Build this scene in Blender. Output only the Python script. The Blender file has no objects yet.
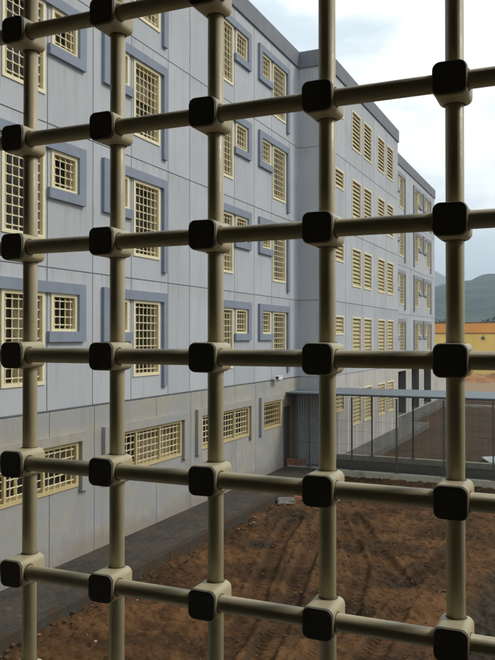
import bpy, bmesh, math, random
import numpy as np
from mathutils import Vector, Matrix
random.seed(7); R = math.radians
scene = bpy.context.scene
col = scene.collection

# ---------------------------------------------------------------- mesh builder
class MB:
    def __init__(s): s.v=[]; s.f=[]; s.m=[]; s.t={}
    def quad(s,a,b,c,d,m=0):
        n=len(s.v); s.v += [a,b,c,d]; s.f.append((n,n+1,n+2,n+3)); s.m.append(m)
    def box(s,x0,x1,y0,y1,z0,z1,m=0):
        n=len(s.v)
        s.v += [(x0,y0,z0),(x1,y0,z0),(x1,y1,z0),(x0,y1,z0),(x0,y0,z1),(x1,y0,z1),(x1,y1,z1),(x0,y1,z1)]
        for q in ((0,3,2,1),(4,5,6,7),(0,1,5,4),(1,2,6,5),(2,3,7,6),(3,0,4,7)):
            s.f.append(tuple(n+i for i in q)); s.m.append(m)
    def tube(s,p,q,r,n=8,m=0,cap=True):
        p=Vector(p); q=Vector(q); d=(q-p).normalized()
        a=d.cross(Vector((0,0,1)) if abs(d.z)<.9 else Vector((1,0,0))).normalized(); b=d.cross(a)
        k=len(s.v)
        for c in (p,q):
            for i in range(n):
                t=2*math.pi*i/n; s.v.append(tuple(c+a*math.cos(t)*r+b*math.sin(t)*r))
        for i in range(n):
            j=(i+1)%n; s.f.append((k+i,k+j,k+n+j,k+n+i)); s.m.append(m)
        if cap:
            s.f.append(tuple(k+i for i in reversed(range(n)))); s.m.append(m)
            s.f.append(tuple(k+n+i for i in range(n))); s.m.append(m)
    def mesh(s,name,mats,smooth=False):
        me=bpy.data.meshes.new(name); me.from_pydata(s.v,[],s.f)
        for m in (mats if isinstance(mats,(list,tuple)) else [mats]): me.materials.append(m)
        me.polygons.foreach_set('material_index',s.m)
        if smooth: me.polygons.foreach_set('use_smooth',[True]*len(s.f))
        if s.t:
            a=me.attributes.new('tone','FLOAT','FACE'); a.data.foreach_set('value',[s.t.get(i,0.) for i in range(len(s.f))])
        me.update(); return me
    def build(s,name,mats,parent=None,smooth=False,bevel=0,seg=2):
        o=bpy.data.objects.new(name,s.mesh(name,mats,smooth)); col.objects.link(o); o.parent=parent
        if bevel:
            b=o.modifiers.new('Bevel','BEVEL'); b.width=bevel; b.segments=seg; b.limit_method='ANGLE'
        return o

def link(name,me,parent=None,loc=(0,0,0)):
    o=bpy.data.objects.new(name,me); col.objects.link(o); o.parent=parent; o.location=loc; return o
def tag(o,label=None,cat=None,group=None,kind=None):
    if label: o['label']=label
    if cat: o['category']=cat
    if group: o['group']=group
    if kind: o['kind']=kind
    return o
def empty(name,loc=(0,0,0),rz=0,parent=None):
    o=bpy.data.objects.new(name,None); col.objects.link(o); o.location=loc; o.rotation_euler.z=rz; o.parent=parent
    o.empty_display_size=.2; return o
def copy_tree(o,parent=None):
    c=o.copy(); col.objects.link(c); c.parent=parent
    for ch in list(o.children): copy_tree(ch,c)
    return c

# ---------------------------------------------------------------- materials
def mat(name,base,rough=.7,var=.12,scale=3.,spots=None,bump=0.,bscale=40.,metal=0.,spec=.4,build=None):
    """principled with large-scale mottling, fine grain and optional bump"""
    m=bpy.data.materials.new(name); m.use_nodes=True; nt=m.node_tree; N=nt.nodes; L=nt.links
    b=N['Principled BSDF']; b.inputs['Roughness'].default_value=rough; b.inputs['Metallic'].default_value=metal
    b.inputs['Specular IOR Level'].default_value=spec
    g=N.new('ShaderNodeNewGeometry')
    n1=N.new('ShaderNodeTexNoise'); n1.inputs['Scale'].default_value=scale; n1.inputs['Detail'].default_value=6; n1.inputs['Roughness'].default_value=.65
    L.new(g.outputs['Position'],n1.inputs['Vector'])
    mx=N.new('ShaderNodeMix'); mx.data_type='RGBA'
    c=Vector(base); lo=tuple(c*(1-var))+(1,); hi=tuple(c*(1+var))+(1,)
    mx.inputs[6].default_value=lo; mx.inputs[7].default_value=hi
    rp=N.new('ShaderNodeMapRange'); rp.inputs['From Min'].default_value=.3; rp.inputs['From Max'].default_value=.7
    L.new(n1.outputs['Fac'],rp.inputs['Value']); L.new(rp.outputs[0],mx.inputs[0])
    out=mx.outputs[2]
    if build: out=build(nt,g,out,b)
    L.new(out,b.inputs['Base Color'])
    if bump:
        n2=N.new('ShaderNodeTexNoise'); n2.inputs['Scale'].default_value=bscale; n2.inputs['Detail'].default_value=5
        L.new(g.outputs['Position'],n2.inputs['Vector'])
        bp=N.new('ShaderNodeBump'); bp.inputs['Strength'].default_value=bump; bp.inputs['Distance'].default_value=.02
        L.new(n2.outputs['Fac'],bp.inputs['Height']); L.new(bp.outputs[0],b.inputs['Normal'])
    return m
def noise(nt,g,scale,vscale=(1,1,1),detail=5,rough=.6):
    N=nt.nodes; mp=N.new('ShaderNodeMapping'); mp.inputs['Scale'].default_value=vscale
    nt.links.new(g.outputs['Position'],mp.inputs['Vector'])
    n=N.new('ShaderNodeTexNoise'); n.inputs['Scale'].default_value=scale; n.inputs['Detail'].default_value=detail; n.inputs['Roughness'].default_value=rough
    nt.links.new(mp.outputs[0],n.inputs['Vector']); return n.outputs['Fac']
def ramp(nt,fac,a,b,lo=0.,hi=1.):
    r=nt.nodes.new('ShaderNodeMapRange'); r.inputs['From Min'].default_value=a; r.inputs['From Max'].default_value=b
    r.inputs['To Min'].default_value=lo; r.inputs['To Max'].default_value=hi; r.interpolation_type='SMOOTHSTEP'
    nt.links.new(fac,r.inputs['Value']); return r.outputs[0]
def mixc(nt,fac,a,b,mode='MIX'):
    m=nt.nodes.new('ShaderNodeMix'); m.data_type='RGBA'; m.blend_type=mode
    for i,x in ((0,fac),(6,a),(7,b)):
        if isinstance(x,(int,float)): m.inputs[i].default_value=x
        elif isinstance(x,tuple): m.inputs[i].default_value=x if len(x)==4 else x+(1,)
        else: nt.links.new(x,m.inputs[i])
    return m.outputs[2]

def panel_tone(nt,out,amt=.055):
    at=nt.nodes.new('ShaderNodeAttribute'); at.attribute_name='tone'
    m=nt.nodes.new('ShaderNodeMath'); m.operation='MULTIPLY_ADD'; m.inputs[1].default_value=amt; m.inputs[2].default_value=1.
    nt.links.new(at.outputs['Fac'],m.inputs[0]); return mixc(nt,1.,out,m.outputs[0],'MULTIPLY')
def streaks(dirt,amt):
    def f(nt,g,out,b):
        out=panel_tone(nt,out)
        s=noise(nt,g,1.,(3.2,3.2,.22),6,.7); r=ramp(nt,s,.5,.72,0,amt); out=mixc(nt,r,out,dirt)
        s2=noise(nt,g,.35,(1,1,1),4,.6); r2=ramp(nt,s2,.45,.75,0,amt*.7)
        return mixc(nt,r2,out,dirt)
    return f
def floor_frac(nt,g):
    z=nt.nodes.new('ShaderNodeSeparateXYZ'); nt.links.new(g.outputs['Position'],z.inputs[0])
    a=nt.nodes.new('ShaderNodeMath'); a.operation='MULTIPLY_ADD'; a.inputs[1].default_value=1/3.27; a.inputs[2].default_value=-3.57/3.27
    nt.links.new(z.outputs[2],a.inputs[0]); f=nt.nodes.new('ShaderNodeMath'); f.operation='FRACT'; nt.links.new(a.outputs[0],f.inputs[0]); return f.outputs[0]
def mul(nt,a,b):
    m=nt.nodes.new('ShaderNodeMath'); m.operation='MULTIPLY'; nt.links.new(a,m.inputs[0]); nt.links.new(b,m.inputs[1]); return m.outputs[0]
def facade(nt,g,out,b):
    out=streaks((.30,.31,.325),.45)(nt,g,out,b)
    fr=floor_frac(nt,g)
    # rain runs below the panel joints and below the window ledges
    s=noise(nt,g,1.,(6.,6.,.35),6,.75)
    out=mixc(nt,mul(nt,ramp(nt,s,.47,.66,0,.5),ramp(nt,fr,.80,1.)),out,(.235,.24,.24))
    s=noise(nt,g,1.3,(7.,7.,.3),6,.75)
    out=mixc(nt,mul(nt,ramp(nt,s,.5,.68,0,.45),mul(nt,ramp(nt,fr,.02,.45),ramp(nt,fr,.56,.46))),out,(.25,.245,.23))
    s=noise(nt,g,9.,(1,1,1),5,.7); return mixc(nt,ramp(nt,s,.62,.76,0,.18),out,(.46,.47,.48))
def gpaint(nt,g,out,b):
    out=mixc(nt,ramp(nt,noise(nt,g,14.,(1,1,.45),6,.7),.48,.72,0,.35),out,(.38,.325,.19))      # grime film
    out=mixc(nt,ramp(nt,noise(nt,g,70.,(1,1,1),6,.75),.63,.72,0,.6),out,(.20,.14,.07))      # specks and chips
    rr=ramp(nt,noise(nt,g,35.),.3,.7,.33,.5); nt.links.new(rr,b.inputs['Roughness']); return out
M={}
M['wall']=mat('painted_panel',(.40,.42,.447),.75,.05,.8,bump=.15,bscale=25,build=facade)
M['groove']=mat('joint_sealant',(.25,.265,.29),.9,.1)
M['trim']=mat('blue_trim_paint',(.195,.228,.288),.7,.08,1.5,build=streaks((.13,.15,.2),.4))
M['parapet']=mat('slate_parapet',(.15,.165,.19),.7,.08,1.,build=streaks((.10,.11,.125),.5))
def conc(nt,g,out,b):
    out=panel_tone(nt,out,.10)
    s=noise(nt,g,.5,(1,1,1.6),6,.65); out=mixc(nt,ramp(nt,s,.42,.62),out,(.285,.293,.297))
    s=noise(nt,g,1.,(2.6,2.6,.25),6,.7); out=mixc(nt,ramp(nt,s,.5,.7,0,.6),out,(.25,.235,.205))
    s=noise(nt,g,6.,(1,1,1),4,.6); out=mixc(nt,ramp(nt,s,.6,.75,0,.35),out,(.40,.385,.34))
    z=nt.nodes.new('ShaderNodeSeparateXYZ'); nt.links.new(g.outputs['Position'],z.inputs[0])
    s=noise(nt,g,1.5); ad=nt.nodes.new('ShaderNodeMath'); ad.operation='MULTIPLY_ADD'; ad.inputs[1].default_value=-1.1
    nt.links.new(s,ad.inputs[0]); nt.links.new(z.outputs[2],ad.inputs[2])
    out=mixc(nt,ramp(nt,ad.outputs[0],-.5,.05,.55,0),out,(.20,.16,.12))   # mud splash at the foot
    return out
M['concrete']=mat('raw_concrete',(.32,.30,.255),.85,.1,2.,bump=.3,bscale=14,build=conc)
M['basewhite']=mat('pale_plaster',(.42,.405,.375),.85,.08,1.,bump=.2,bscale=14,build=streaks((.26,.24,.21),.6))
M['cream']=mat('cream_window_paint',(.70,.63,.42),.5,.06,4.)
M['ochre']=mat('ochre_window_paint',(.50,.405,.21),.5,.08,4.)
M['louvre']=mat('tan_louvre_paint',(.40,.32,.165),.55,.08,4.)
M['glass']=mat('dark_glass',(.026,.022,.016),.22,.4,1.6,spec=.2)
M['pane_dim']=mat('dusty_glass',(.05,.043,.032),.35,.5,2.2,spec=.35)
M['grille']=mat('olive_beige_gloss_paint',(.455,.405,.258),.33,.05,30.,bump=.03,bscale=170,spec=.5,
     build=lambda nt,g,out,b: gpaint(nt,g,out,b))
M['cap']=mat('dark_plastic_cap',(.12,.112,.09),.45,.15,40.,bump=.06,bscale=200)
def brickpath(nt,g,out,b):
    N=nt.nodes; mp=N.new('ShaderNodeMapping'); mp.inputs['Rotation'].default_value=(0,0,R(90)); nt.links.new(g.outputs['Position'],mp.inputs['Vector'])
    t=N.new('ShaderNodeTexBrick'); t.inputs['Scale'].default_value=1.; t.inputs['Brick Width'].default_value=.24; t.inputs['Row Height'].default_value=.12
    t.inputs['Mortar Size'].default_value=.009; t.inputs['Color1'].default_value=(.074,.067,.057,1); t.inputs['Color2'].default_value=(.050,.046,.040,1); t.inputs['Mortar'].default_value=(.03,.028,.025,1)
    nt.links.new(mp.outputs[0],t.inputs['Vector'])
    o=mixc(nt,ramp(nt,noise(nt,g,.9),.4,.7,0,.5),t.outputs['Color'],(.10,.08,.055))
    return mixc(nt,ramp(nt,noise(nt,g,4.),.58,.72,0,.4),o,(.17,.12,.075))
M['pavers']=mat('dark_brick_paving',(.1,.09,.08),.75,.1,2.,spec=.06,bump=.25,bscale=30,build=brickpath)
M['kerb']=mat('kerb_concrete',(.055,.051,.043),.85,.2,3.,spec=.06,bump=.4,bscale=20,build=lambda nt,g,out,b: mixc(nt,ramp(nt,noise(nt,g,2.2),.42,.6,0,.75),out,(.07,.04,.022)))
M['kerb_pale']=mat('pale_kerb_concrete',(.43,.41,.33),.85,.15,2.,bump=.3,bscale=20,build=streaks((.15,.12,.09),.6))
M['asphalt']=mat('dark_walk_floor',(.05,.045,.036),.85,.2,2.,spec=.06,bump=.3)
M['path2']=mat('grey_paving',(.125,.12,.108),.85,.12,.8,spec=.06,bump=.2)
def earth(nt,g,out,b):
    o=mixc(nt,ramp(nt,noise(nt,g,.45,detail=7,rough=.65),.42,.58,0,.9),out,(.040,.022,.010))
    o=mixc(nt,ramp(nt,noise(nt,g,2.3,detail=7,rough=.7),.5,.68,0,.7),o,(.030,.015,.007))
    o=mixc(nt,ramp(nt,noise(nt,g,9.,detail=6,rough=.7),.55,.7,0,.55),o,(.165,.090,.040))
    at=nt.nodes.new('ShaderNodeAttribute'); at.attribute_name='wet_shade'
    o=mixc(nt,ramp(nt,at.outputs['Fac'],0,1,0,.85),o,(.020,.016,.009))  # darkens damp soil and the painted shading of the tyre treads
    ng=nt.nodes.new('ShaderNodeMath'); ng.operation='MULTIPLY'; ng.inputs[1].default_value=-1.; nt.links.new(at.outputs['Fac'],ng.inputs[0])
    o=mixc(nt,ramp(nt,ng.outputs[0],.1,1.,0,.75),o,(.27,.17,.085))
    o=mixc(nt,ramp(nt,noise(nt,g,34.,detail=4,rough=.8),.56,.72,0,.5),o,(.020,.011,.006))
    rr=ramp(nt,at.outputs['Fac'],.2,1,.9,.6); nt.links.new(rr,b.inputs['Roughness'])
    return o
M['earth']=mat('red_earth',(.110,.055,.022),.9,.25,1.2,bump=.9,bscale=28,spec=.12,build=earth)
M['field']=mat('brown_field_soil',(.066,.043,.025),.95,.25,.4,bump=.8,bscale=9,spec=.1,build=lambda nt,g,o,b: mixc(nt,ramp(nt,noise(nt,g,.8,detail=7),.48,.66,0,.7),mixc(nt,ramp(nt,noise(nt,g,.16),.42,.62,0,.6),o,(.090,.052,.028)),(.026,.024,.013)))
M['sand']=mat('pale_bare_soil',(.22,.145,.08),.95,.15,.5,bump=.4,bscale=5)
M['terrain']=mat('distant_ground',(.14,.10,.06),.95,.3,.05)
M['heap']=mat('orange_spoil',(.25,.115,.045),.95,.4,.9,bump=1.,bscale=3)
M['steel']=mat('grey_steel',(.16,.175,.19),.5,.1,2.,metal=.3)
M['roofsheet']=mat('blue_grey_sheet',(.125,.15,.168),.55,.06,.6,build=streaks((.12,.14,.155),.5))
M['post']=mat('dark_post_steel',(.085,.088,.09),.55,.1,2.,metal=.2)
M['wire']=mat('galvanised_wire',(.075,.078,.078),.6,.1,2.,metal=.2)
M['corr']=mat('corrugated_grey',(.17,.19,.205),.6,.1,1.,build=streaks((.12,.12,.12),.6))
M['door']=mat('dark_door_paint',(.05,.055,.065),.5,.1,2.)
M['brown']=mat('brown_door_frame',(.17,.125,.08),.6,.15,3.)
M['brick']=mat('red_brick',(.27,.115,.065),.9,.25,9.,bump=.5)
M['stone']=mat('field_stone',(.085,.045,.022),.9,.5,7.,bump=.5)
M['pebble']=mat('pale_pebble',(.34,.29,.23),.8,.3,9.)
M['chunk']=mat('broken_concrete',(.17,.165,.15),.9,.2,5.,bump=.6)
M['white']=mat('white_plastic',(.72,.72,.70),.4,.04,3.)
M['black']=mat('black_lens',(.01,.01,.01),.15,.1,3.)
M['pale']=mat('pale_blue_sheet',(.42,.47,.48),.6,.1,2.)
M['yellow']=mat('yellow_wall_paint',(.85,.60,.17),.85,.1,.25,build=streaks((.70,.47,.13),.5))
M['orange']=mat('orange_wall_band',(.80,.36,.085),.85,.1,.25,build=streaks((.64,.27,.07),.6))
M['coping']=mat('dark_coping',(.12,.08,.06),.9,.1,1.)
M['hill']=mat('forested_hill',(.026,.050,.030),1.,.5,.02,spec=.1,build=lambda nt,g,o,b: mixc(nt,ramp(nt,noise(nt,g,.010),.48,.62,0,.8),mixc(nt,ramp(nt,noise(nt,g,.045,(1,1,2.),6,.75),.42,.6),o,(.010,.020,.016)),(.05,.065,.04)))
M['leaf']=mat('tree_leaf',(.045,.075,.03),.8,.5,.6)
M['bark']=mat('bark',(.08,.06,.045),.9,.2,3.)
M['room']=mat('room_plaster',(.64,.62,.55),.85,.06,1.5,bump=.1)
M['roomfloor']=mat('room_floor',(.36,.33,.28),.7,.15,2.)
M['water']=mat('muddy_water',(.022,.019,.015),.05,.1,2.,spec=.5)

# ---------------------------------------------------------------- key dimensions
EYE=5.25; XF=-11.0; X2=-9.8; YC=30.1; Y2E=43.9; Y3E=63.0; ZB=3.57; FH=3.27; ZP=16.8; ZT=17.5
def floor_z(k): return ZB+FH*k

# ---------------------------------------------------------------- wall sheet with real holes and grooves
def wall_sheet(mb,ya,yb,za,zb,holes,yj,zj,P,gw=.026,gd=.022,mi=0,mj=1):
    """cells on a plane; P(y,z,d) maps to space, d = depth into the wall"""
    ys={ya,yb}; zs={za,zb}
    for h in holes: ys|={h[0],h[1]}; zs|={h[2],h[3]}
    for y in yj:
        if ya<y<yb: ys|={y-gw/2,y+gw/2}
    for z in zj:
        if za<z<zb: zs|={z-gw/2,z+gw/2}
    ys=sorted(y for y in ys if ya<=y<=yb); zs=sorted(z for z in zs if za<=z<=zb)
    def kind(y,z):
        for h in holes:
            if h[0]<y<h[1] and h[2]<z<h[3]: return None
        if any(abs(y-j)<gw/2 for j in yj) or any(abs(z-j)<gw/2 for j in zj): return gd
        return 0.
    import bisect
    yjs=sorted(yj); zjs=sorted(zj); tr=random.Random(int(ya*100)+int(za*10)); tv={}
    def tone(y,z):
        k=(bisect.bisect(yjs,y),bisect.bisect(zjs,z))
        if k not in tv: tv[k]=tr.uniform(-1,1)
        return tv[k]
    K=[[kind((ys[i]+ys[i+1])/2,(zs[j]+zs[j+1])/2) for j in range(len(zs)-1)] for i in range(len(ys)-1)]
    for i in range(len(ys)-1):
        for j in range(len(zs)-1):
            d=K[i][j]
            if d is not None:
                mb.quad(P(ys[i],zs[j],d),P(ys[i+1],zs[j],d),P(ys[i+1],zs[j+1],d),P(ys[i],zs[j+1],d),mj if d else mi); mb.t[len(mb.f)-1]=tone((ys[i]+ys[i+1])/2,(zs[j]+zs[j+1])/2)
            if i+1<len(ys)-1:
                e=K[i+1][j]
                if d is not None and e is not None and d!=e:
                    mb.quad(P(ys[i+1],zs[j],d),P(ys[i+1],zs[j],e),P(ys[i+1],zs[j+1],e),P(ys[i+1],zs[j+1],d),mj)
            if j+1<len(zs)-1:
                e=K[i][j+1]
                if d is not None and e is not None and d!=e:
                    mb.quad(P(ys[i],zs[j+1],d),P(ys[i],zs[j+1],e),P(ys[i+1],zs[j+1],e),P(ys[i+1],zs[j+1],d),mj)

# ---------------------------------------------------------------- window kits (origin: lower left of the hole, facing +X)
def frame_mesh(w,h,b=.085,mullions=(),mat_=None,deep=.30):
    mb=MB()
    for (y0,y1,z0,z1) in ((0,b,0,h),(w-b,w,0,h),(b,w-b,0,b),(b,w-b,h-b,h)): mb.box(-.07,.028,y0,y1,z0,z1,0)
    t=.03
    for (y0,y1,z0,z1) in ((b-t,b,b-t,h-b+t),(w-b,w-b+t,b-t,h-b+t),(b,w-b,b-t,b),(b,w-b,h-b,h-b+t)): mb.box(-deep,-.0705,y0,y1,z0,z1,1)
    for y in mullions: mb.box(-.062,.012,y-.035,y+.035,b,h-b,0)
    return mb.mesh('window_frame',[mat_ or M['cream'],M['ochre']])
def grid_mesh(w,h,nv,nh,b=.085,r=.0135,mat_=None):
    mb=MB(); W=w-2*b; H=h-2*b
    ys=[b+W*(i+.5)/nv for i in range(nv)]; zs=[b+H*(i+.5)/nh for i in range(nh)]
    for y in ys: mb.tube((-.045,y,b),(-.045,y,h-b),r,6,cap=False)
    for z in zs: mb.tube((-.045,b,z),(-.045,w-b,z),r,6,cap=False)
    for y in ys:
        for z in zs: mb.box(-.069,-.021,y-.021,y+.021,z-.021,z+.021)
    return mb.mesh('security_grid',mat_ or M['cream'])
def pane_mesh(w,h,b=.085,deep=.30,casement=True):
    mb=MB(); mb.box(-deep-.02,-deep,b-.03,w-b+.03,b-.03,h-b+.03,0)
    if casement:      # inner casement bars
        mb.box(-deep+.0005,-deep+.035,w/2-.028,w/2+.028,b,h-b,1)
        mb.box(-deep+.0005,-deep+.035,b,w/2-.028,h*.62-.02,h*.62+.02,1)
    return mb.mesh('pane',[M['glass'],M['ochre']])
def louvre_mesh(w,h,n,b=.075):
    mb=MB(); p=(h-2*b)/n
    for i in range(n):
        z=b+p*i
        for dx in (0,):
            a=(-.165,b,z+p*.95); c=(-.015,b,z+p*.12)
            mb.quad((-.015,b,z+p*.02),(-.015,w-b,z+p*.02),(-.085,w-b,z+p*.92),(-.085,b,z+p*.92))
            mb.quad((-.015,b,z+p*.02-.02),(-.085,b,z+p*.92-.02),(-.085,w-b,z+p*.92-.02),(-.015,w-b,z+p*.02-.02))
            mb.quad((-.015,b,z+p*.02-.02),(-.015,w-b,z+p*.02-.02),(-.015,w-b,z+p*.02),(-.015,b,z+p*.02))
    return mb.mesh('louvre_slats',M['louvre'])
M['blind']=mat('faded_curtain',(.20,.16,.09),.9,.3,5.)
M['cloth']=mat('grey_curtain',(.16,.165,.17),.9,.3,5.)
def pane_variants(w,h,b,casement,deep=.30):
    out=[pane_mesh(w,h,b,deep,casement)]
    for (ya,yb,za,zb,mt) in ((.0,1.,.55,1.,'blind'),(.45,1.,0,1.,'blind'),(0,.42,0,1.,'cloth'),(.2,1.,.0,.45,'blind')):
        me=out[0].copy(); bm=bmesh.new(); bm.from_mesh(me); W=w-2*b; H=h-2*b; n=10
        y0,y1=b+W*ya,b+W*yb; z0,z1=b+H*za,b+H*zb
        row=[[bm.verts.new((-deep+.05+.012*math.sin(i*2.3),y0+(y1-y0)*i/n,z)) for z in (z0,z1)] for i in range(n+1)]
        for i in range(n):
            f=bm.faces.new((row[i][0],row[i+1][0],row[i+1][1],row[i][1])); f.material_index=2
        bm.to_mesh(me); bm.free(); me.materials.append(M[mt]); out.append(me)
    return out
PR=random.Random(12)
KIT={}
def kit(name,w,h,nv,nh,mull=(),fm=None,gm=None):
    KIT[name]=(w,h,frame_mesh(w,h,mullions=mull,mat_=fm),grid_mesh(w,h,nv,nh,mat_=gm),pane_variants(w,h,.085,name in('wide','narrow')))
kit('small',.96,.90,4,4)
kit('tall',1.38,2.08,6,9)
kit('wide',3.72,1.08,17,5,(1.24,2.48),M['ochre'],M['cream'])
kit('narrow',1.86,1.05,8,5,(),M['ochre'],M['ochre'])
def lkit(name,w,h,n):
    KIT[name]=(w,h,frame_mesh(w,h,.075,mat_=M['cream']),louvre_mesh(w,h,n),[pane_mesh(w,h,.075,casement=False)])
lkit('louvre',1.56,1.84,9); lkit('louvre_low',1.56,1.72,9); lkit('louvre_small',1.5,.86,4)
def window(b,kind,x,y,z,louvre=False):
    w,h,fr,gr,pn=KIT[kind]
    o=link('window',fr,b,(x,y,z))
    link('louvre' if louvre else 'security_grid',gr,o); link('pane',pn[0] if PR.random()<.5 else PR.choice(pn),o)
    return (y,y+w,z,z+h)
def trim_mesh(flip,t=.09):
    mb=MB(); L=3.18
    def bx(y0,y1,z0,z1):
        if flip: y0,y1=L-y1,L-y0
        mb.box(-.02,t,y0,y1,z0,z1)
    bx(0,.26,1.58,2.95); bx(.26,L,2.70,2.95); bx(2.96,L,.28,2.70); bx(.26,1.36,1.58,1.82)
    return mb.mesh('window_surround',M['trim'])
TR={False:trim_mesh(False),True:trim_mesh(True)}
TRG={k:v.copy() for k,v in TR.items()}
M['trim_grey']=mat('grey_trim_paint',(.235,.25,.28),.7,.06,1.5)
for v in TRG.values(): v.materials[0]=M['trim_grey']
def unit(b,y0,k,flip,TR=TR):
    """one small + tall window pair and its blue surround; returns holes"""
    z=floor_z(k); L=3.18
    link('window_surround',TR[flip],b,(XF,y0,z))
    ys=(.32,1.46); hs=[]
    for kind,yy,zz in (('small',.265,1.80),('tall',1.45,.62)):
        w=KIT[kind][0]; y=y0+(L-yy-w if flip else yy)
        hs.append(window(b,kind,XF,y,z+zz))
    return hs
def PX(X): return lambda y,z,d: (X-d,y,z)

# ================================================================= BLOCK 1 (long facade on the left)
b1=empty('cell_block',(0,0,0))
tag(b1,'long pale blue block on the left with barred windows and blue window surrounds','building','blue grey prison blocks around the yard')
holes=[]
for i,(m,flip) in enumerate(((11.73,True),(15.66,False),(21.72,True),(25.68,False))):
    for k in range(4): holes+=unit(b1,m,k,flip)
joints=[10.3,11.5,13.56,15.29,17.02,18.99,20.31,21.55,23.58,25.30,27.02,28.99]
mb=MB(); wall_sheet(mb,.96,YC,ZB,ZP,holes,joints,[floor_z(k) for k in (1,2,3)]+[ZB+.014],PX(XF))
mb.quad((XF,.96,ZB),(XF,YC,ZB),(XF-.3,YC,ZB),(XF-.3,.96,ZB),1)
mb.build('wall',[M['wall'],M['groove']],b1)
gh=[]
def bracket(y0,y1,legs,name='window_hood'):
    mb=MB(); mb.box(XF+.02,XF+.13,y0,y1,2.78,3.0)
    for (a,c) in legs: mb.box(XF+.02,XF+.128,a,c,1.58,2.7795)
    mb.build(name,M['concrete'],b1)
gh.append(window(b1,'wide',XF+.03,10.94,1.70)); bracket(10.65,15.0,((14.72,15.0),))
gh.append(window(b1,'wide',XF+.03,16.0,1.70)); bracket(15.66,20.02,((15.66,15.94),(19.78,20.02)))
gh.append(window(b1,'wide',XF+.03,21.02,1.70)); bracket(20.65,25.0,((20.65,20.90),(24.78,25.0)))
gh.append(window(b1,'narrow',XF+.03,26.06,1.72)); bracket(25.72,28.0,((25.72,25.97),))
dh=(28.14,29.55,-.118,2.9)
mb=MB(); wall_sheet(mb,.96,YC,-.4,ZB-.012,gh+[dh],[13.62,15.33,18.3,20.33,23.6,25.36],[],PX(XF+.03),gw=.02,gd=.015)
mb.build('wall_base',[M['concrete'],M['groove']],b1)
mb=MB(); mb.box(XF-.35,XF+.07,.96,YC,ZP,ZT); mb.build('parapet',M['parapet'],b1,bevel=.015)
mb=MB(); mb.box(XF-12,XF-.35,.96,YC,ZP-.2,ZT-.5); mb.build('roof',M['parapet'],b1)
# entrance door near the inner corner
fr=MB(); y0,y1,z0,z1=dh
fr.box(XF-.2,XF+.05,y0,y0+.09,z0,z1); fr.box(XF-.2,XF+.05,y1-.32,y1,z0,z1); fr.box(XF-.2,XF+.05,y0+.09,y1-.32,z1-.45,z1)
d=fr.build('door',M['brown'],b1)
lf=MB(); lf.box(XF-.17,XF-.11,y0+.09,y1-.32,z0,z1-.45)
for z in (.25,1.2): lf.box(XF-.1095,XF-.09,y0+.2,y1-.43,z,z+.75)
lf.build('door_leaf',M['door'],d); h=MB(); h.tube((XF-.06,y0+.2,.95),(XF-.06,y0+.2,1.15),.014); h.tube((XF-.11,y0+.2,.96),(XF-.055,y0+.2,.96),.01); h.tube((XF-.11,y0+.2,1.14),(XF-.055,y0+.2,1.14),.01); h.build('handle',M['steel'],d)
mb=MB(); mb.box(XF-12,XF-.36,.96,1.1,-.4,ZP-.21); mb.build('side_wall',M['wall'],b1)
mb=MB(); mb.box(XF-12,XF-11.8,1.1,Y3E,-.4,ZP-.21); mb.build('rear_wall',M['wall'],b1)

# ================================================================= BLOCK 2 (projecting, louvred)
b2=empty('louvred_block',(0,0,0))
tag(b2,'projecting pale block with paired tan louvred windows beyond the inner corner','building','blue grey prison blocks around the yard')
YS=YC+.0
holes=[]
for k in range(4):
    for y in (34.12,36.2,39.02,41.08): holes.append(window(b2,'louvre',X2,y,floor_z(k)+.82,True))
    holes.append(window(b2,'louvre_small',X2,31.28,floor_z(k)+1.80,True))
lh=[window(b2,'louvre_low',X2,y,1.08,True) for y in (34.12,36.2,39.02,41.08)]+[window(b2,'louvre_small',X2,31.28,1.93,True)]
j2=[33.1,35.9,38.35,40.85]
mb=MB(); wall_sheet(mb,YS,Y2E,ZB,ZP,holes,j2,[floor_z(k) for k in (1,2,3)]+[ZB+.014],PX(X2)); mb.build('wall',[M['wall'],M['groove']],b2)
mb=MB(); wall_sheet(mb,YS,Y2E,-.4,ZB,lh,j2,[],PX(X2)); mb.build('wall_base',[M['basewhite'],M['groove']],b2)
mb=MB()
wall_sheet(mb,XF,X2,-.4,ZP,[],[],[floor_z(k) for k in range(4)],lambda y,z,d:(y,YS+d,z))
mb.build('side_wall',[M['wall'],M['groove']],b2); mb=MB()
wall_sheet(mb,XF-.2,X2,-.4,ZP,[],[],[floor_z(k) for k in range(4)],lambda y,z,d:(y,Y2E-d,z))
mb.build('side_wall',[M['wall'],M['groove']],b2)
mb=MB(); mb.box(XF+.0705,X2+.07,YS-.07,YS+.35,ZP,ZT); mb.box(X2-.35,X2+.07,YS+.3505,Y2E+.07,ZP,ZT); mb.box(XF-.35,X2-.3505,Y2E-.35,Y2E+.07,ZP,ZT)
mb.build('parapet',M['parapet'],b2,bevel=.015)
mb=MB(); mb.box(XF-12,X2-.36,YS+.36,Y2E-.36,ZP-.2,ZT-.5); mb.build('roof',M['parapet'],b2)

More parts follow.
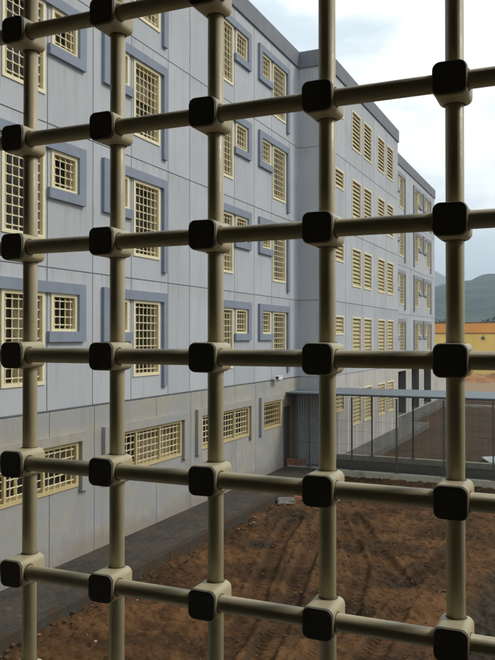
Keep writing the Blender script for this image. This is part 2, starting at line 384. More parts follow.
# ================================================================= BLOCK 3 (set back, far)
b3=empty('far_block',(0,0,0))
tag(b3,'far set-back pale block with narrow windows over dark doorways at its foot','building','blue grey prison blocks around the yard')
holes=[]
for y0,flip in ((48.25,False),(54.3,True),(57.95,False)):
    for k in range(4): holes+=unit(b3,y0,k,flip,TRG)
mb=MB(); wall_sheet(mb,Y2E+.071,Y3E,ZB,ZP,holes,[45.8,47.8,52.9,57.77,61.9],[floor_z(k) for k in (1,2,3)]+[ZB+.014],PX(XF)); mb.build('wall',[M['wall'],M['groove']],b3)
dhs=[(49.0,51.7,.05,2.98),(53.6,56.3,.05,2.98),(58.2,61.2,.05,2.98)]
mb=MB(); wall_sheet(mb,Y2E+.071,Y3E,-.4,ZB,dhs,[52.6,57.3],[],PX(XF)); mb.build('wall_base',[M['basewhite'],M['groove']],b3)
for (ya,yb,za,zb) in dhs:
    r=MB()
    r.box(XF-1.0,XF-.001,ya-.1,ya,za,zb); r.box(XF-1.0,XF-.001,yb,yb+.1,za,zb); r.box(XF-1.0,XF-.001,ya,yb,zb,zb+.1); r.box(XF-1.0,XF-.001,ya,yb,za-.1,za)
    o=r.build('doorway',M['path2'],b3)
    l=MB(); l.box(XF-1.05,XF-1.0,ya,yb,za,zb); 
    for t in range(3): l.box(XF-.9995,XF-.96,ya+.1+t*(yb-ya)/3,ya+(t+1)*(yb-ya)/3,za+.1,zb-.5)
    l.build('door_leaf',M['door'],o)
mb=MB(); wall_sheet(mb,XF-12,XF,-.4,ZP,[],[],[floor_z(k) for k in range(4)],lambda y,z,d:(y,Y3E-d,z)); mb.build('side_wall',[M['wall'],M['groove']],b3)
mb=MB(); mb.box(XF-.35,XF+.07,Y2E+.071,Y3E+.07,ZP,ZT); mb.box(XF-12,XF-.3505,Y3E-.35,Y3E+.07,ZP,ZT); mb.build('parapet',M['parapet'],b3,bevel=.015)
mb=MB(); mb.box(XF-12,XF-.36,Y2E+.08,Y3E-.36,ZP-.2,ZT-.5); mb.build('roof',M['parapet'],b3)

mb=MB(); mb.box(XF-6,XF-.02,Y3E+.08,71.5,-.4,3.3); mb.box(XF-6.1,XF+.06,Y3E+.081,71.6,3.3005,3.5); mb.build('annex',M['basewhite'],b3,bevel=.01)
# ================================================================= CCTV on the facade
cc=empty('security_camera',(XF,27.25,3.52)); tag(cc,'small white security camera on the blue facade above the lower windows','camera')
m=MB(); m.box(.032,.06,-.07,.07,-.07,.07); m.build('mount_plate',M['white'],cc)
m=MB(); m.tube((.06,0,0),(.26,0,.03),.025,10); m.tube((.26,0,.03),(.26,0,.09),.025,10); m.build('bracket',M['white'],cc)
m=MB(); m.box(.17,.33,-.26,.12,.09,.22); m.box(.155,.345,-.33,.14,.2205,.235); m.build('housing',M['white'],cc,bevel=.01)
m=MB(); m.tube((.25,-.2602,.155),(.25,-.285,.155),.045,12); m.build('lens',M['black'],cc)

# ================================================================= GROUND
def hsh(ix,iy,s):
    n=(ix.astype(np.int64)*374761393+iy.astype(np.int64)*668265263+s*982451653)&0xffffffff
    n=((n^(n>>13))*1274126177)&0xffffffff; n=n^(n>>16)
    return (n&0xffff)/65535.
def vnoise(x,y,s):
    ix=np.floor(x); iy=np.floor(y); fx=x-ix; fy=y-iy; fx=fx*fx*(3-2*fx); fy=fy*fy*(3-2*fy)
    a=hsh(ix,iy,s); b=hsh(ix+1,iy,s); c=hsh(ix,iy+1,s); d=hsh(ix+1,iy+1,s)
    return (a*(1-fx)+b*fx)*(1-fy)+(c*(1-fx)+d*fx)*fy
def fbm(x,y,f,o,s,g=.5):
    t=np.zeros_like(x); A=1.; n=0
    for i in range(o): t+=A*(vnoise(x*f,y*f,s+i)-.5); n+=A; A*=g; f*=2.03
    return t/n*2
def grid(x0,x1,y0,y1,r):
    nx=int((x1-x0)/r)+1; ny=int((y1-y0)/r)+1
    X,Y=np.meshgrid(np.linspace(x0,x1,nx),np.linspace(y0,y1,ny)); return X,Y
def sheet(name,X,Y,Z,m,wet_shade=None,smooth=True):
    ny,nx=X.shape; v=np.stack([X,Y,Z],-1).reshape(-1,3)
    i=np.arange(ny*nx).reshape(ny,nx); f=np.stack([i[:-1,:-1],i[:-1,1:],i[1:,1:],i[1:,:-1]],-1).reshape(-1,4)
    me=bpy.data.meshes.new(name); me.from_pydata(v.tolist(),[],f.tolist()); me.materials.append(m)
    me.polygons.foreach_set('use_smooth',[smooth]*len(f))
    if wet_shade is not None:
        a=me.attributes.new('wet_shade','FLOAT','POINT'); a.data.foreach_set('value',np.clip(wet_shade,-1,1).reshape(-1).astype(np.float32))
    me.update(); return link(name,me)
def seg_dist(X,Y,pts):
    """distance to a polyline and the arc length at the nearest point, signed side"""
    D=np.full(X.shape,1e9); S=np.zeros_like(X); G=np.zeros_like(X); acc=0.
    for (a,b) in zip(pts[:-1],pts[1:]):
        a=np.array(a); b=np.array(b); L=np.hypot(*(b-a)); u=(b-a)/L
        t=np.clip((X-a[0])*u[0]+(Y-a[1])*u[1],0,L); px=X-a[0]-t*u[0]; py=Y-a[1]-t*u[1]; d=np.hypot(px,py)
        sg=(X-a[0])*(-u[1])+(Y-a[1])*u[0]
        k=d<D; D=np.where(k,d,D); S=np.where(k,acc+t,S); G=np.where(k,sg,G); acc+=L
    return D,S,G
ZD=-.30
X,Y=grid(-9.26,1.5,6.,28.53,.034)
lump=.085*fbm(X,Y,5.,4,21,.65)+.06*np.maximum(0,fbm(X,Y,7.,4,61,.6)-.10)+.025*fbm(X,Y,14.,2,71)
Z=ZD+.07*fbm(X,Y,.35,3,3)+.05*fbm(X,Y,1.6,3,11)
calm=np.ones_like(X)
wet_shade=np.clip(.35+1.6*fbm(X,Y,.5,4,41)-.55,0,1)*.6
tracks=[[(-8.0,21.5),(-7.53,19.1),(-6.66,15.8),(-5.91,12.9),(-5.3,9.)],
        [(-7.4,23.),(-6.86,20.55),(-6.28,17.6),(-5.62,14.8),(-4.9,11.)],
        [(-6.4,22.6),(-5.73,21.06),(-4.9,19.3),(-4.1,17.6),(-3.55,16.7),(-3.4,14.6),(-3.3,9.)],
        [(-3.0,21.5),(-3.25,19.4),(-3.4,17.7),(-3.75,16.4),(-4.1,14.)],
        [(-6.1,20.6),(-5.5,19.2),(-4.85,17.5),(-4.46,15.4),(-4.3,13.5),(-4.2,9.)]]
for n,t in enumerate(tracks):
    P=[np.array(p) for p in t]; Q=[]            # round the bends
    for k in range(len(P)-1):
        a=P[max(k-1,0)]; b=P[k]; c=P[k+1]; d=P[min(k+2,len(P)-1)]
        for u in np.linspace(0,1,7)[:-1]: Q.append(tuple(.5*((2*b)+(-a+c)*u+(2*a-5*b+4*c-d)*u*u+(-a+3*b-3*c+d)*u**3)))
    Q.append(tuple(P[-1]))
    D,S,G=seg_dist(X,Y,Q); Dw=D+.045*fbm(X,Y,1.5,2,80+n)
    w=.23; core=1/(1+np.exp((Dw-w)/.022)); fade=np.clip(.75+1.2*fbm(X,Y,.5,2,90+n),.2,1)
    tread=np.clip(2.2*np.sin((S+np.abs(G)*.8+.03*fbm(X,Y,3.,2,97))*2*np.pi/.17),-1,1)*np.clip(.75+1.3*fbm(X,Y,1.1,2,99+n),0,1)
    rim=np.exp(-((Dw-w-.08)/.06)**2); lip=np.exp(-((Dw-w)/.045)**2)
    Z+=fade*(-.085*core+.04*core*tread+.06*rim*(.6+.9*fbm(X,Y,4.,3,95)))
    calm=np.minimum(calm,1-.85*core*fade)
    wet_shade=np.maximum(wet_shade,fade*np.maximum(core*(.36-.36*tread),.75*lip*np.clip(.5+1.6*fbm(X,Y,.9,2,150+n),0,1)))  # tread grooves painted darker, in place of relief shading; rut edges darker too
Z+=lump*calm
# soaked hollow at the right and a few damp patches
def blob(cx,cy,rx,ry,s,a=.45):
    d=np.sqrt(((X-cx)/rx)**2+((Y-cy)/ry)**2)+a*fbm(X,Y,.9,4,s); return 1/(1+np.exp((d-1)/.1))
hol=blob(-1.0,15.6,1.35,4.2,120); wet_shade=np.maximum(wet_shade,hol); Z-=.14*hol
p1=blob(-7.82,18.45,.42,.42,121); wet_shade=np.maximum(wet_shade,p1*.9); Z-=.03*p1
p2=blob(-3.72,16.93,.42,.22,122,.3); wet_shade=np.maximum(wet_shade,p2); Z-=.07*p2
p3=blob(-8.1,21.5,.9,1.6,123,.7); wet_shade=np.maximum(wet_shade,p3*.6)
p4=blob(-4.3,25.6,3.,.8,124,.8); wet_shade=np.maximum(wet_shade,p4*.45)
for (cx,cy,rx,ry,sd,k) in ((-4.05,17.35,.38,.3,140,.9),(-3.0,19.2,.5,.8,141,.45),(-6.3,24.2,1.1,.7,142,.4),(-5.2,14.6,.5,.5,143,.5)):
    wet_shade=np.where(wet_shade<.3,wet_shade-k*blob(cx,cy,rx,ry,sd,.8),wet_shade)
edge=np.exp(-(X+9.26)/.35); Z+=.07*edge*(.7+1.2*fbm(X,Y,3.,3,130)); wet_shade=np.maximum(wet_shade,edge*.55)
e2=np.exp(-(28.53-Y)/.5); Z+=.06*e2
Z=np.clip(Z,ZD-.3,ZD+.27)
yard=tag(sheet('dirt_ground',X,Y,Z,M['earth'],wet_shade),kind='structure')
zmap=(X,Y,Z)
def ground_z(x,y):
    i=int(round((y-6.)/(28.53-6.)*(X.shape[0]-1))); j=int(round((x+9.26)/10.76*(X.shape[1]-1)))
    return float(zmap[2][max(0,min(X.shape[0]-1,i)),max(0,min(X.shape[1]-1,j))])
XX,YY=X,Y
# puddles: thin irregular water sheets that lie level in the hollows
def puddle(name,cx,cy,rx,ry,z,seed):
    bm=bmesh.new(); rnd=random.Random(seed); n=40; vs=[]
    ph=[rnd.uniform(0,6.28) for _ in range(4)]
    for i in range(n):
        a=2*math.pi*i/n; k=1+.18*math.sin(2*a+ph[0])+.12*math.sin(3*a+ph[1])+.08*math.sin(5*a+ph[2])
        vs.append(bm.verts.new((cx+rx*k*math.cos(a),cy+ry*k*math.sin(a),z)))
    bm.faces.new(vs); me=bpy.data.meshes.new(name); bm.to_mesh(me); bm.free(); me.materials.append(M['water'])
    return tag(link(name,me),kind='structure')
puddle('puddle_water',-3.70,16.93,.42,.26,-.445,1)

# far field behind the fences
X,Y=grid(-24.,30.,31.9,70.,.26)
Z=-.30+.10*fbm(X,Y,.12,3,203)+.10*fbm(X,Y,.9,4,211,.6)
tag(sheet('field_ground',X,Y,Z,M['field']),kind='structure')
X,Y=grid(-40.,60.,69.5,125.,.5)
Z=-.32+.14*fbm(X,Y,.1,3,303)+.08*fbm(X,Y,.7,3,305)
tag(sheet('bare_ground',X,Y,Z,M['sand']),kind='structure')
m=MB(); m.quad((-6000,-3000,-.9),(6000,-3000,-.9),(6000,9000,-.9),(-6000,9000,-.9)); tag(m.build('ground',M['terrain']),kind='structure')
# paved walk along the facade and its kerb
m=MB(); m.box(XF+.031,-9.40,.96,28.54,-.5,0.); tag(m.build('paved_path',M['pavers']),kind='structure')
m=MB()
y=1.0
while y<28.4:
    e=min(y+1.,28.535); m.box(-9.3975,-9.21+random.uniform(-.006,.006),y,e-.004,-.55,.006+random.uniform(-.006,.006)); y+=1.0
tag(m.build('kerb',M['kerb'],bevel=.012),kind='structure')
# walkway kerbs and floor between the two mesh fences
m=MB(); m.box(XF+.031,14.,28.55,28.82,-.6,.0); tag(m.build('walkway_kerb',M['kerb_pale'],bevel=.02),kind='structure')
m=MB(); m.box(X2+.002,14.,31.7,31.92,-.6,.12); tag(m.build('walkway_kerb',M['kerb_pale'],bevel=.02),kind='structure')
m=MB(); m.box(XF+.031,14.,28.8205,31.6995,-.6,-.12); tag(m.build('walkway_floor',M['asphalt']),kind='structure')
# grey pavement at the foot of the louvred and far blocks
m=MB(); m.box(X2+.002,-8.55,31.925,47.0,-.6,-.02); m.box(XF+.002,-9.95,47.0005,73.,-.6,-.02); tag(m.build('pavement',M['path2'],bevel=.02),kind='structure')
m=MB(); m.box(XF+.002,X2+.0015,Y2E+.001,47.,-.6,-.021); tag(m.build('pavement',M['path2']),kind='structure')
m=MB(); m.box(-9.9,30.,60.9,61.2,-.5,-.08); tag(m.build('field_kerb',M['kerb_pale'],bevel=.02),kind='structure')

# stones and clods (uncountable) on the yard
def rock(mb,x,y,z,s,rnd,mi=0):
    n=len(mb.v); pts=[(1,0,0),(-1,0,0),(0,1,0),(0,-1,0),(0,0,1),(0,0,-1),(.6,.6,.5),(-.6,.6,.5),(.6,-.6,.5),(-.6,-.6,.5)]
    a=rnd.uniform(0,6.28); ca,sa=math.cos(a),math.sin(a); sx,sy,sz=(s*rnd.uniform(.6,1.2) for _ in range(3)); sz*=.7
    for p in pts:
        k=rnd.uniform(.8,1.15); px,py,pz=p[0]*sx*k,p[1]*sy*k,p[2]*sz*k
        mb.v.append((x+px*ca-py*sa,y+px*sa+py*ca,z+pz))
    for f in ((4,6,7),(4,7,9),(4,9,8),(4,8,6),(0,2,6),(2,7,6),(2,1,7),(1,9,7),(1,3,9),(3,8,9),(3,0,8),(0,6,8),(2,0,5),(1,2,5),(3,1,5),(0,3,5)):
        mb.f.append(tuple(n+i for i in f)); mb.m.append(mi)
rnd=random.Random(5); mb=MB()
for i in range(7500):
    x=rnd.uniform(-9.1,-.2); y=6+21.9*rnd.random()
    k=vnoise(np.array([x*.8]),np.array([y*.8]),500)[0]
    if rnd.random()>k*1.25: continue
    s=.009+.042*rnd.random()**4; rock(mb,x,y,ground_z(x,y)+s*.2,s,rnd,1 if rnd.random()<.012 else 0)
for i in range(1700):      # lumpier debris against the kerbs
    if i%2: x=-9.2+abs(rnd.gauss(0,.38)); y=rnd.uniform(7,27)
    else: x=rnd.uniform(-9,-1); y=28.5-abs(rnd.gauss(0,.3))
    s=.015+.055*rnd.random()**2.5; rock(mb,x,y,ground_z(x,y)+s*.2,s,rnd,(2 if rnd.random()<.5 else 1) if rnd.random()<.08 else 0)
for i in range(240):
    s=.012+.02*rnd.random(); x=-9.3+rnd.uniform(0,.2)if i%3 else rnd.uniform(-10.9,-9.4); y=rnd.uniform(6,27); rock(mb,x,y,.012 if x<-9.4 else .02,s*.5,rnd,0)
tag(mb.build('gravel',[M['stone'],M['pebble'],M['brick']]),kind='stuff')
# broken bricks and a concrete chunk by the path end
def chunk(name,x,y,s,m,label,cat,group=None,seed=0,flat=.6):
    rnd=random.Random(seed); bm=bmesh.new(); bmesh.ops.create_cube(bm,size=1.)
    for v in bm.verts: v.co=Vector((v.co.x*s[0]*rnd.uniform(.75,1.1),v.co.y*s[1]*rnd.uniform(.75,1.1),v.co.z*s[2]*rnd.uniform(.75,1.1)))
    bmesh.ops.bevel(bm,geom=bm.edges[:],offset=min(s)*.12,segments=1,affect='EDGES')
    bmesh.ops.subdivide_edges(bm,edges=bm.edges[:],cuts=1,use_grid_fill=True)
    for v in bm.verts: v.co+=Vector([rnd.uniform(-1,1)*min(s)*.06 for _ in range(3)])
    me=bpy.data.meshes.new(name); bm.to_mesh(me); bm.free(); me.materials.append(m)
    o=link(name,me,None,(x,y,ground_z(x,y)+s[2]*.32)); o.rotation_euler=(rnd.uniform(-.25,.25),rnd.uniform(-.25,.25),rnd.uniform(0,3.1))
    return tag(o,label,cat,group)
G='broken bricks along the path kerb'
chunk('brick_fragment',-9.06,21.0,(.24,.16,.12),M['brick'],'pale red broken brick lying nearest the camera against the path kerb','brick',G,1)
chunk('brick_fragment',-9.0,21.45,(.13,.1,.08),M['brick'],'small middle brick crumb of the short row along the path kerb','brick',G,2)
chunk('brick_fragment',-8.95,21.95,(.18,.12,.09),M['brick'],'third broken brick of the kerb row, just before the grey concrete chunk','brick',G,3)
chunk('concrete_chunk',-8.98,23.3,(.42,.75,.24),M['chunk'],'grey slab of broken concrete tilted against the end of the path kerb','concrete chunk',None,4)
chunk('brick_fragment',-8.95,24.35,(.32,.2,.16),M['brick'],'largest orange broken brick beyond the grey concrete chunk','brick',G,5)
chunk('brick_fragment',-8.66,23.95,(.2,.15,.1),M['brick'],'flat orange brick piece lying to the yard side of the brick pile','brick',G,6)
chunk('brick_fragment',-9.0,24.9,(.24,.2,.15),M['brick'],'farthest orange brick piece, at the back of the brick pile','brick',G,7)
chunk('brick_fragment',-8.5,24.4,(.2,.12,.1),M['brick'],'outermost orange brick piece of the pile on the red earth','brick',G,8)

# ================================================================= CAGED WALKWAY
cw=empty('caged_walkway',(0,28.68,0)); tag(cw,'covered walkway caged in wire mesh with a blue grey sheet roof','walkway')
def L(o): return o
dy=28.68
m=MB(); m.box(XF+.032,14.,28.46-dy,YC-.002-dy,2.98,3.025); m.box(X2+.002,14.,YC-.0018-dy,31.98-dy,2.98,3.025)
m.build('roof_sheet',M['roofsheet'],cw)
m=MB(); m.box(XF+.032,14.,-.05,.05,2.93,2.9795); m.box(X2+.002,14.,31.81-.05-dy,31.81+.05-dy,2.93,2.9795); m.build('rail',M['roofsheet'],cw)
pm=MB(); pm.box(-.027,.027,-.027,.027,0,2.878); pm.box(-.09,.09,-.09,.09,0,.012)
pme=pm.mesh('post',M['post'])
for i in range(9):
    x=-10.03+1.78*i
    link('post',pme,cw,(x,0,.001))
    if x>-9.5 and i>0: link('post',pme,cw,(x,31.81-dy,.121))
def wires(xa,xb,y,z0,z1,name):
    m=MB(); x=xa; r=.0024
    while x<xb:
        m.box(x-r,x+r,y-r,y+r,z0,z1); x+=.038
    z=z0+.1
    while z<z1:
        m.box(xa,xb,y+r+.0003,y+r*2.4,z-r,z+r); z+=.92
    m.build(name,M['wire'],cw)
wires(-9.32,7.,0,.002,2.88,'wire_mesh'); wires(X2+.02,7.,31.81-dy,.122,2.88,'wire_mesh')
m=MB(); x=-10.50
while x<-9.34:
    m.box(x,x+.022,-.011,.011,.02,2.88); x+=.11
for z in (.02,.98,1.9): m.box(-10.50,-9.34,.0125,.035,z,z+.05)
m.build('bar_screen',M['corr'],cw)
# low reddish block by the door
bx=empty('block_stack',(-10.75,28.9,-.12)); tag(bx,'low reddish stack of hollow blocks beside the dark entrance door','block stack')
rn=random.Random(3)
for i in range(2):
    for j in range(2):
        m=MB(); m.box(-.2,.2,-.11,.11,0,.19); o=m.build('block',M['brick'],bx,bevel=.012); o.location=(-.02+.42*i-.1,.0+rn.uniform(-.02,.02),.19*j+.001*j); o.rotation_euler.z=rn.uniform(-.06,.06)
# pale sheet lying in the field
ps=MB(); ps.box(-.55,.65,-.55,.55,0,.05); o=ps.build('pale_board',M['pale'],bevel=.01); o.location=(-3.35,34.9,-.2); o.rotation_euler=(R(4),R(-3),R(25)); tag(o,'pale bluish board lying flat on the field just behind the mesh fence','board')

# ================================================================= FAR PERIMETER WALL, SPOIL HEAPS, TREES, HILLS
pw=empty('perimeter_wall',(0,118,-.5)); tag(pw,'long yellow perimeter wall with an orange band along its top','wall')
m=MB(); m.box(-45,80,0,.5,0,6.35); m.build('wall_face',M['yellow'],pw)
m=MB(); m.box(-45,80,-.12,.62,6.3505,6.45); m.build('ledge',M['coping'],pw)
m=MB(); m.box(-45,80,-.03,.53,6.4505,7.95); m.build('top_band',M['orange'],pw)
m=MB(); m.box(-45,80,-.08,.58,7.9505,8.08); m.build('coping',M['coping'],pw)
for x in (-28,-13.4,-2.3,9):
    m=MB(); m.box(-.25,.25,-.35,-.0,0,.32); m.box(-.06,.06,-.12,0,.32,.6); o=m.build('wall_lamp',M['post'],pw,bevel=.02); o.location=(x,-.001,5.5)
def heap(name,x,y,rx,ry,h,seed,label):
    X,Y=grid(-1.,1.,-1.,1.,.05); r=np.sqrt(X*X+Y*Y)
    Z=np.clip(1-r,0,1)**.8*(1+.5*fbm(X+seed,Y,2.5,4,seed))*h+.06*fbm(X,Y,8.,3,seed+9)*(r<1)
    o=sheet(name,X*rx,Y*ry,Z-.12,M['heap']); o.location=(x,y,-.35); return tag(o,label,'earth heap','orange earth heaps before the yellow wall')
heap('earth_heap',-14.0,101,4.,3.,1.1,7,'low orange earth heap nearest the far block at the field end')
heap('earth_heap',-8.6,104,4.5,3.,1.6,8,'biggest orange earth heap in front of the yellow wall')
heap('earth_heap',-11.4,97.5,2.6,2.2,.8,17,'smallest orange earth heap, nearest the mesh fence')
heap('earth_heap',-3.,108,5.,3.,1.1,9,'rightmost orange earth heap before the yellow wall')
for i,(x,y,l,a,lab) in enumerate(((-11.6,98.2,5.,8,'pale plank lying in front of the orange earth heaps'),(-10.9,109,6.,-4,'pale plank lying at the foot of the yellow wall behind the heaps'))):
    m=MB(); m.box(-l/2,l/2,-.15,.15,0,.12); o=m.build('plank',M['pebble']); o.location=(x,y,-.15 if i==0 else -.1); o.rotation_euler.z=R(a); tag(o,lab,'plank')

# trees rising behind the wall
def tree(x,y,h,seed,label):
    rnd=random.Random(seed); t=empty('tree',(x,y,-.9)); tag(t,label,'tree','trees showing over the yellow wall')
    m=MB(); m.tube((0,0,0),(.1,.1,h*.6),.16,7)
    for k in range(4):
        a=rnd.uniform(0,6.28); m.tube((.05,.05,h*(.35+.08*k)),(math.cos(a)*h*.2,math.sin(a)*h*.2,h*(.6+.08*k)),.06,5)
    m.build('trunk',M['bark'],t)
    c=MB()
    for k in range(22):
        a=rnd.uniform(0,6.28); rr=h*.30*rnd.random()**.5; cx,cy,cz=rr*math.cos(a),rr*math.sin(a),h*rnd.uniform(.42,.93)
        for q in range(55):
            p=Vector((rnd.gauss(0,1),rnd.gauss(0,1),rnd.gauss(0,.7)))*h*.055+Vector((cx,cy,cz)); u=Vector((rnd.gauss(0,1),rnd.gauss(0,1),rnd.gauss(0,1))).normalized()*.22; w=u.cross(Vector((rnd.random(),rnd.random(),1))).normalized()*.16
            c.quad(tuple(p-u),tuple(p+w),tuple(p+u),tuple(p-w))
    c.build('crown',M['leaf'],t)
TL=['dark tree over the yellow wall close beside the far block','small rounded tree behind the yellow wall right of the thick bar','taller dark tree above the wall right of the thick bar','lowest tree top along the wall to the right','broad tree over the wall at the right picture edge']
for i,(x,y,h) in enumerate(((-24.5,150,10.3),(-16.6,150,10.0),(-13.2,156,10.9),(-9.6,150,9.8),(-5.6,158,10.8))): tree(x,y,h,40+i,TL[i])

def ridge(name,y0,y1,x0,x1,hfun,res,seed,rough):
    X,Y=grid(x0,x1,y0,y1,res); t=(Y-y0)/(y1-y0)
    prof=np.where(t<.55,np.sin(np.clip(t/.55,0,1)*np.pi/2)**1.2,np.cos(np.clip((t-.55)/.45,0,1)*np.pi/2))
    H=hfun(X); Z=-.9+prof*H*(1+.10*fbm(X,Y,1/180.,4,seed))+rough*fbm(X,Y,1/28.,3,seed+5)*np.clip(prof*2,0,1)
    return tag(sheet(name,X,Y,Z,M['hill']),kind='structure')
def lerp(pts):
    xs=[p[0] for p in pts]; hs=[p[1] for p in pts]
    return lambda X: np.interp(X,xs,hs)
# near wooded hill (right), crest about 1.1 km off; far blue peak about 2.6 km off
ridge('hill',620,1500,-700,900,lerp([(-700,48),(-300,55),(-230,62),(-190,69),(-160,78),(-110,88),(-60,96),(60,118),(250,135),(900,120)]),7.,31,8.)
ridge('mountain',1700,3300,-1900,1500,lerp([(-1900,70),(-900,120),(-700,160),(-560,190),(-490,210),(-452,222),(-415,202),(-350,168),(-250,160),(200,150),(1500,120)]),24.,51,9.)

# ================================================================= THE ROOM AND ITS WINDOW WALL
WI,WO=.72,.955; OX0,OX1,OZ0,OZ1=-1.30,.24,4.52,5.96
m=MB()
for (a,b,c,d) in ((XF+.032,OX0,-.5,17.5),(OX1,14,-.5,17.5),(OX0,OX1,-.5,OZ0),(OX0,OX1,OZ1,17.5)): m.box(a,b,WI,WO,c,d)
tag(m.build('wall',M['room']),kind='structure')
xa,xb,yb_=-1.75,1.5,-1.7  # unseen room, kept small and pale to bounce light onto the grille
m=MB(); m.box(xa-.2,xa,yb_,WI-.001,3.6,6.7); m.box(xb,xb+.2,yb_,WI-.001,3.6,6.7); m.box(xa-.2,xb+.2,yb_-.2,yb_-.0005,3.6,6.7); tag(m.build('room_wall',M['room']),kind='structure')
m=MB(); m.box(xa-.2,xb+.2,yb_-.2,WI-.001,3.4,3.599); tag(m.build('floor',M['roomfloor']),kind='structure')
m=MB(); m.box(xa-.2,xb+.2,yb_-.2,WI-.001,6.701,6.9); tag(m.build('ceiling',M['room']),kind='structure')

# ================================================================= WINDOW GRILLE
gr=empty('window_grille',(0,.819,EYE)); tag(gr,'beige tube window grille with dark square caps at every crossing','grille')
XS=[-.7275+.15*k for k in range(-3,7)]; ZS=[-.0249+.1527*j for j in range(-4,5)]
RB=.0103
def bar_mesh(a,b,n=28):
    m=MB(); m.tube(a,b,RB,n); return m.mesh('bar',M['grille'],True)
vb=bar_mesh((0,0,OZ0-EYE-.02),(0,0,OZ1-EYE+.02)); hb=bar_mesh((OX0-.02,0,0),(OX1+.02,0,0))
for me in (vb,hb):
    for p in me.polygons:
        if len(p.vertices)>4: p.use_smooth=False
for x in XS: link('upright_bar',vb,gr,(x,.0405,0))
for z in ZS: link('cross_bar',hb,gr,(0,.0175,z))
def rounded_block(name,s,y0,y1,cr,er_front,er_back,mat_,nc=6,ne=5,collars=False):
    """square prism with rounded corners, softened front and back lips"""
    mb=MB(); rings=[]
    prof=[]
    for i in range(ne+1):
        a=math.pi/2*i/ne; prof.append((y0+er_front*(1-math.sin(a)),er_front*(1-math.cos(a))))
    prof=prof[::-1] if False else prof
    pr=[]
    for i in range(ne+1):
        a=math.pi/2*i/ne; pr.append((y0+er_front*(1-math.sin(a)),er_front*(1-math.cos(a))))
    pr=[(y0+er_front*(1-math.cos(math.pi/2*i/ne)),er_front*(1-math.sin(math.pi/2*i/ne))) for i in range(ne+1)]
    pr+=[(y1-er_back*(1-math.sin(math.pi/2*i/ne)),er_back*(1-math.cos(math.pi/2*i/ne))) for i in range(ne+1)]
    k=0; per=4*(nc+1)
    for (y,ins) in pr:
        h=s/2-ins; c=max(cr-ins*.4,.001); c=min(c,h)
        for q,(sx,sz) in enumerate(((1,1),(-1,1),(-1,-1),(1,-1))):
            for i in range(nc+1):
                a=math.pi/2*(q+i/nc); mb.v.append((sx*(h-c)+c*math.cos(a),y,sz*(h-c)+c*math.sin(a)))
    nr=len(pr)
    for r in range(nr-1):
        for i in range(per):
            j=(i+1)%per; mb.f.append((r*per+i,(r+1)*per+i,(r+1)*per+j,r*per+j)); mb.m.append(0)
    mb.f.append(tuple(range(per))); mb.m.append(0)
    mb.f.append(tuple((nr-1)*per+i for i in reversed(range(per)))); mb.m.append(0)
    if collars:
        for q in ((0,.0405,1),(0,.0405,-1)): mb.tube((0,q[1],q[2]*(s/2-.002)),(0,q[1],q[2]*(s/2+.0005)),.0119,20,1)
        for q in (1,-1): mb.tube((q*(s/2-.002),.0175,0),(q*(s/2+.0005),.0175,0),.0119,20,1)
    me=mb.mesh(name,mat_,True)
    for p in me.polygons:
        if len(p.vertices)>4: p.use_smooth=False
    return me
M['seam']=mat('dark_joint_seam',(.10,.08,.045),.7,.2,60.)
GR=random.Random(4)
blk=rounded_block('joint_block',.0375,.0032,.056,.0085,.0012,.009,[M['grille'],M['seam']],collars=True)
cap=rounded_block('end_cap',.0362,0.,.0031,.0085,.0012,.0003,M['cap'])
for x in XS:
    for z in ZS:
        o=link('joint_block',blk,gr,(x,0,z)); link('end_cap',cap,o)
        o.rotation_euler=(GR.uniform(-.012,.012),GR.uniform(-.02,.02),GR.uniform(-.014,.014))

# ================================================================= HAZE
HAZE=True
if HAZE:
    m=bpy.data.materials.new('haze_air'); m.use_nodes=True; nt=m.node_tree; nt.nodes.clear()
    out=nt.nodes.new('ShaderNodeOutputMaterial'); v=nt.nodes.new('ShaderNodeVolumePrincipled')
    v.inputs['Color'].default_value=(.72,.86,1.,1); v.inputs['Density'].default_value=.00046; v.inputs['Anisotropy'].default_value=.2
    nt.links.new(v.outputs[0],out.inputs['Volume'])
    h=MB(); h.box(-6500,6500,-3500,9500,-2,300); tag(h.build('haze',m),kind='stuff')

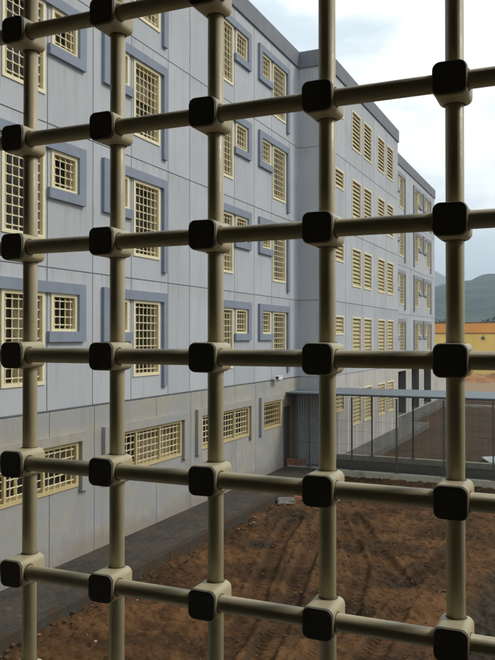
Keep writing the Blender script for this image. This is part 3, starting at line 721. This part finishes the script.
# ================================================================= SKY, SUN, CAMERA
w=bpy.data.worlds.new('World'); scene.world=w; w.use_nodes=True; nt=w.node_tree; N=nt.nodes; LK=nt.links
bg=N['Background']; sky=N.new('ShaderNodeTexSky'); sky.sky_type='NISHITA'; sky.sun_disc=False
EL,AZ=R(42),R(64)     # azimuth clockwise from +Y
sky.sun_elevation=EL; sky.sun_rotation=AZ; sky.air_density=1.5; sky.dust_density=3.
tc=N.new('ShaderNodeTexCoord'); mp=N.new('ShaderNodeMapping'); mp.inputs['Scale'].default_value=(1.,1.,2.6); LK.new(tc.outputs['Generated'],mp.inputs['Vector'])
n1=N.new('ShaderNodeTexNoise'); n1.inputs['Scale'].default_value=3.2; n1.inputs['Detail'].default_value=8; n1.inputs['Roughness'].default_value=.55; LK.new(mp.outputs[0],n1.inputs['Vector'])
cl=ramp(nt,n1.outputs['Fac'],.40,.60)
cloud=mixc(nt,cl,(6.3,7.2,7.7),(11.,11.2,11.0))
sx=N.new('ShaderNodeSeparateXYZ'); LK.new(tc.outputs['Generated'],sx.inputs[0])
low=ramp(nt,sx.outputs[2],.0,.22,1.,1.)
cloud=mixc(nt,1.,cloud,low,'MULTIPLY')
mixs=mixc(nt,.88,sky.outputs[0],cloud)
LK.new(mixs,bg.inputs['Color']); bg.inputs['Strength'].default_value=.10
sun=bpy.data.lights.new('sun','SUN'); sun.energy=1.5; sun.angle=R(14); sun.color=(1.,.93,.82)
so=bpy.data.objects.new('sun',sun); col.objects.link(so)
dv=Vector((math.sin(AZ)*math.cos(EL),math.cos(AZ)*math.cos(EL),math.sin(EL))); so.rotation_euler=dv.to_track_quat('Z','Y').to_euler()

cd=bpy.data.cameras.new('camera'); cam=bpy.data.objects.new('camera',cd); col.objects.link(cam); scene.camera=cam
cd.sensor_fit='VERTICAL'; cd.sensor_height=36.; cd.sensor_width=27.; cd.lens=36.*746/660; cd.clip_start=.02; cd.clip_end=20000
cam.location=(0,0,EYE); cam.rotation_euler=(R(90)+math.atan(7.5/746),0,R(24))
vs=scene.view_settings; vs.view_transform='Standard'; vs.look='None'; vs.exposure=.5; vs.gamma=1.; vs.use_curve_mapping=False
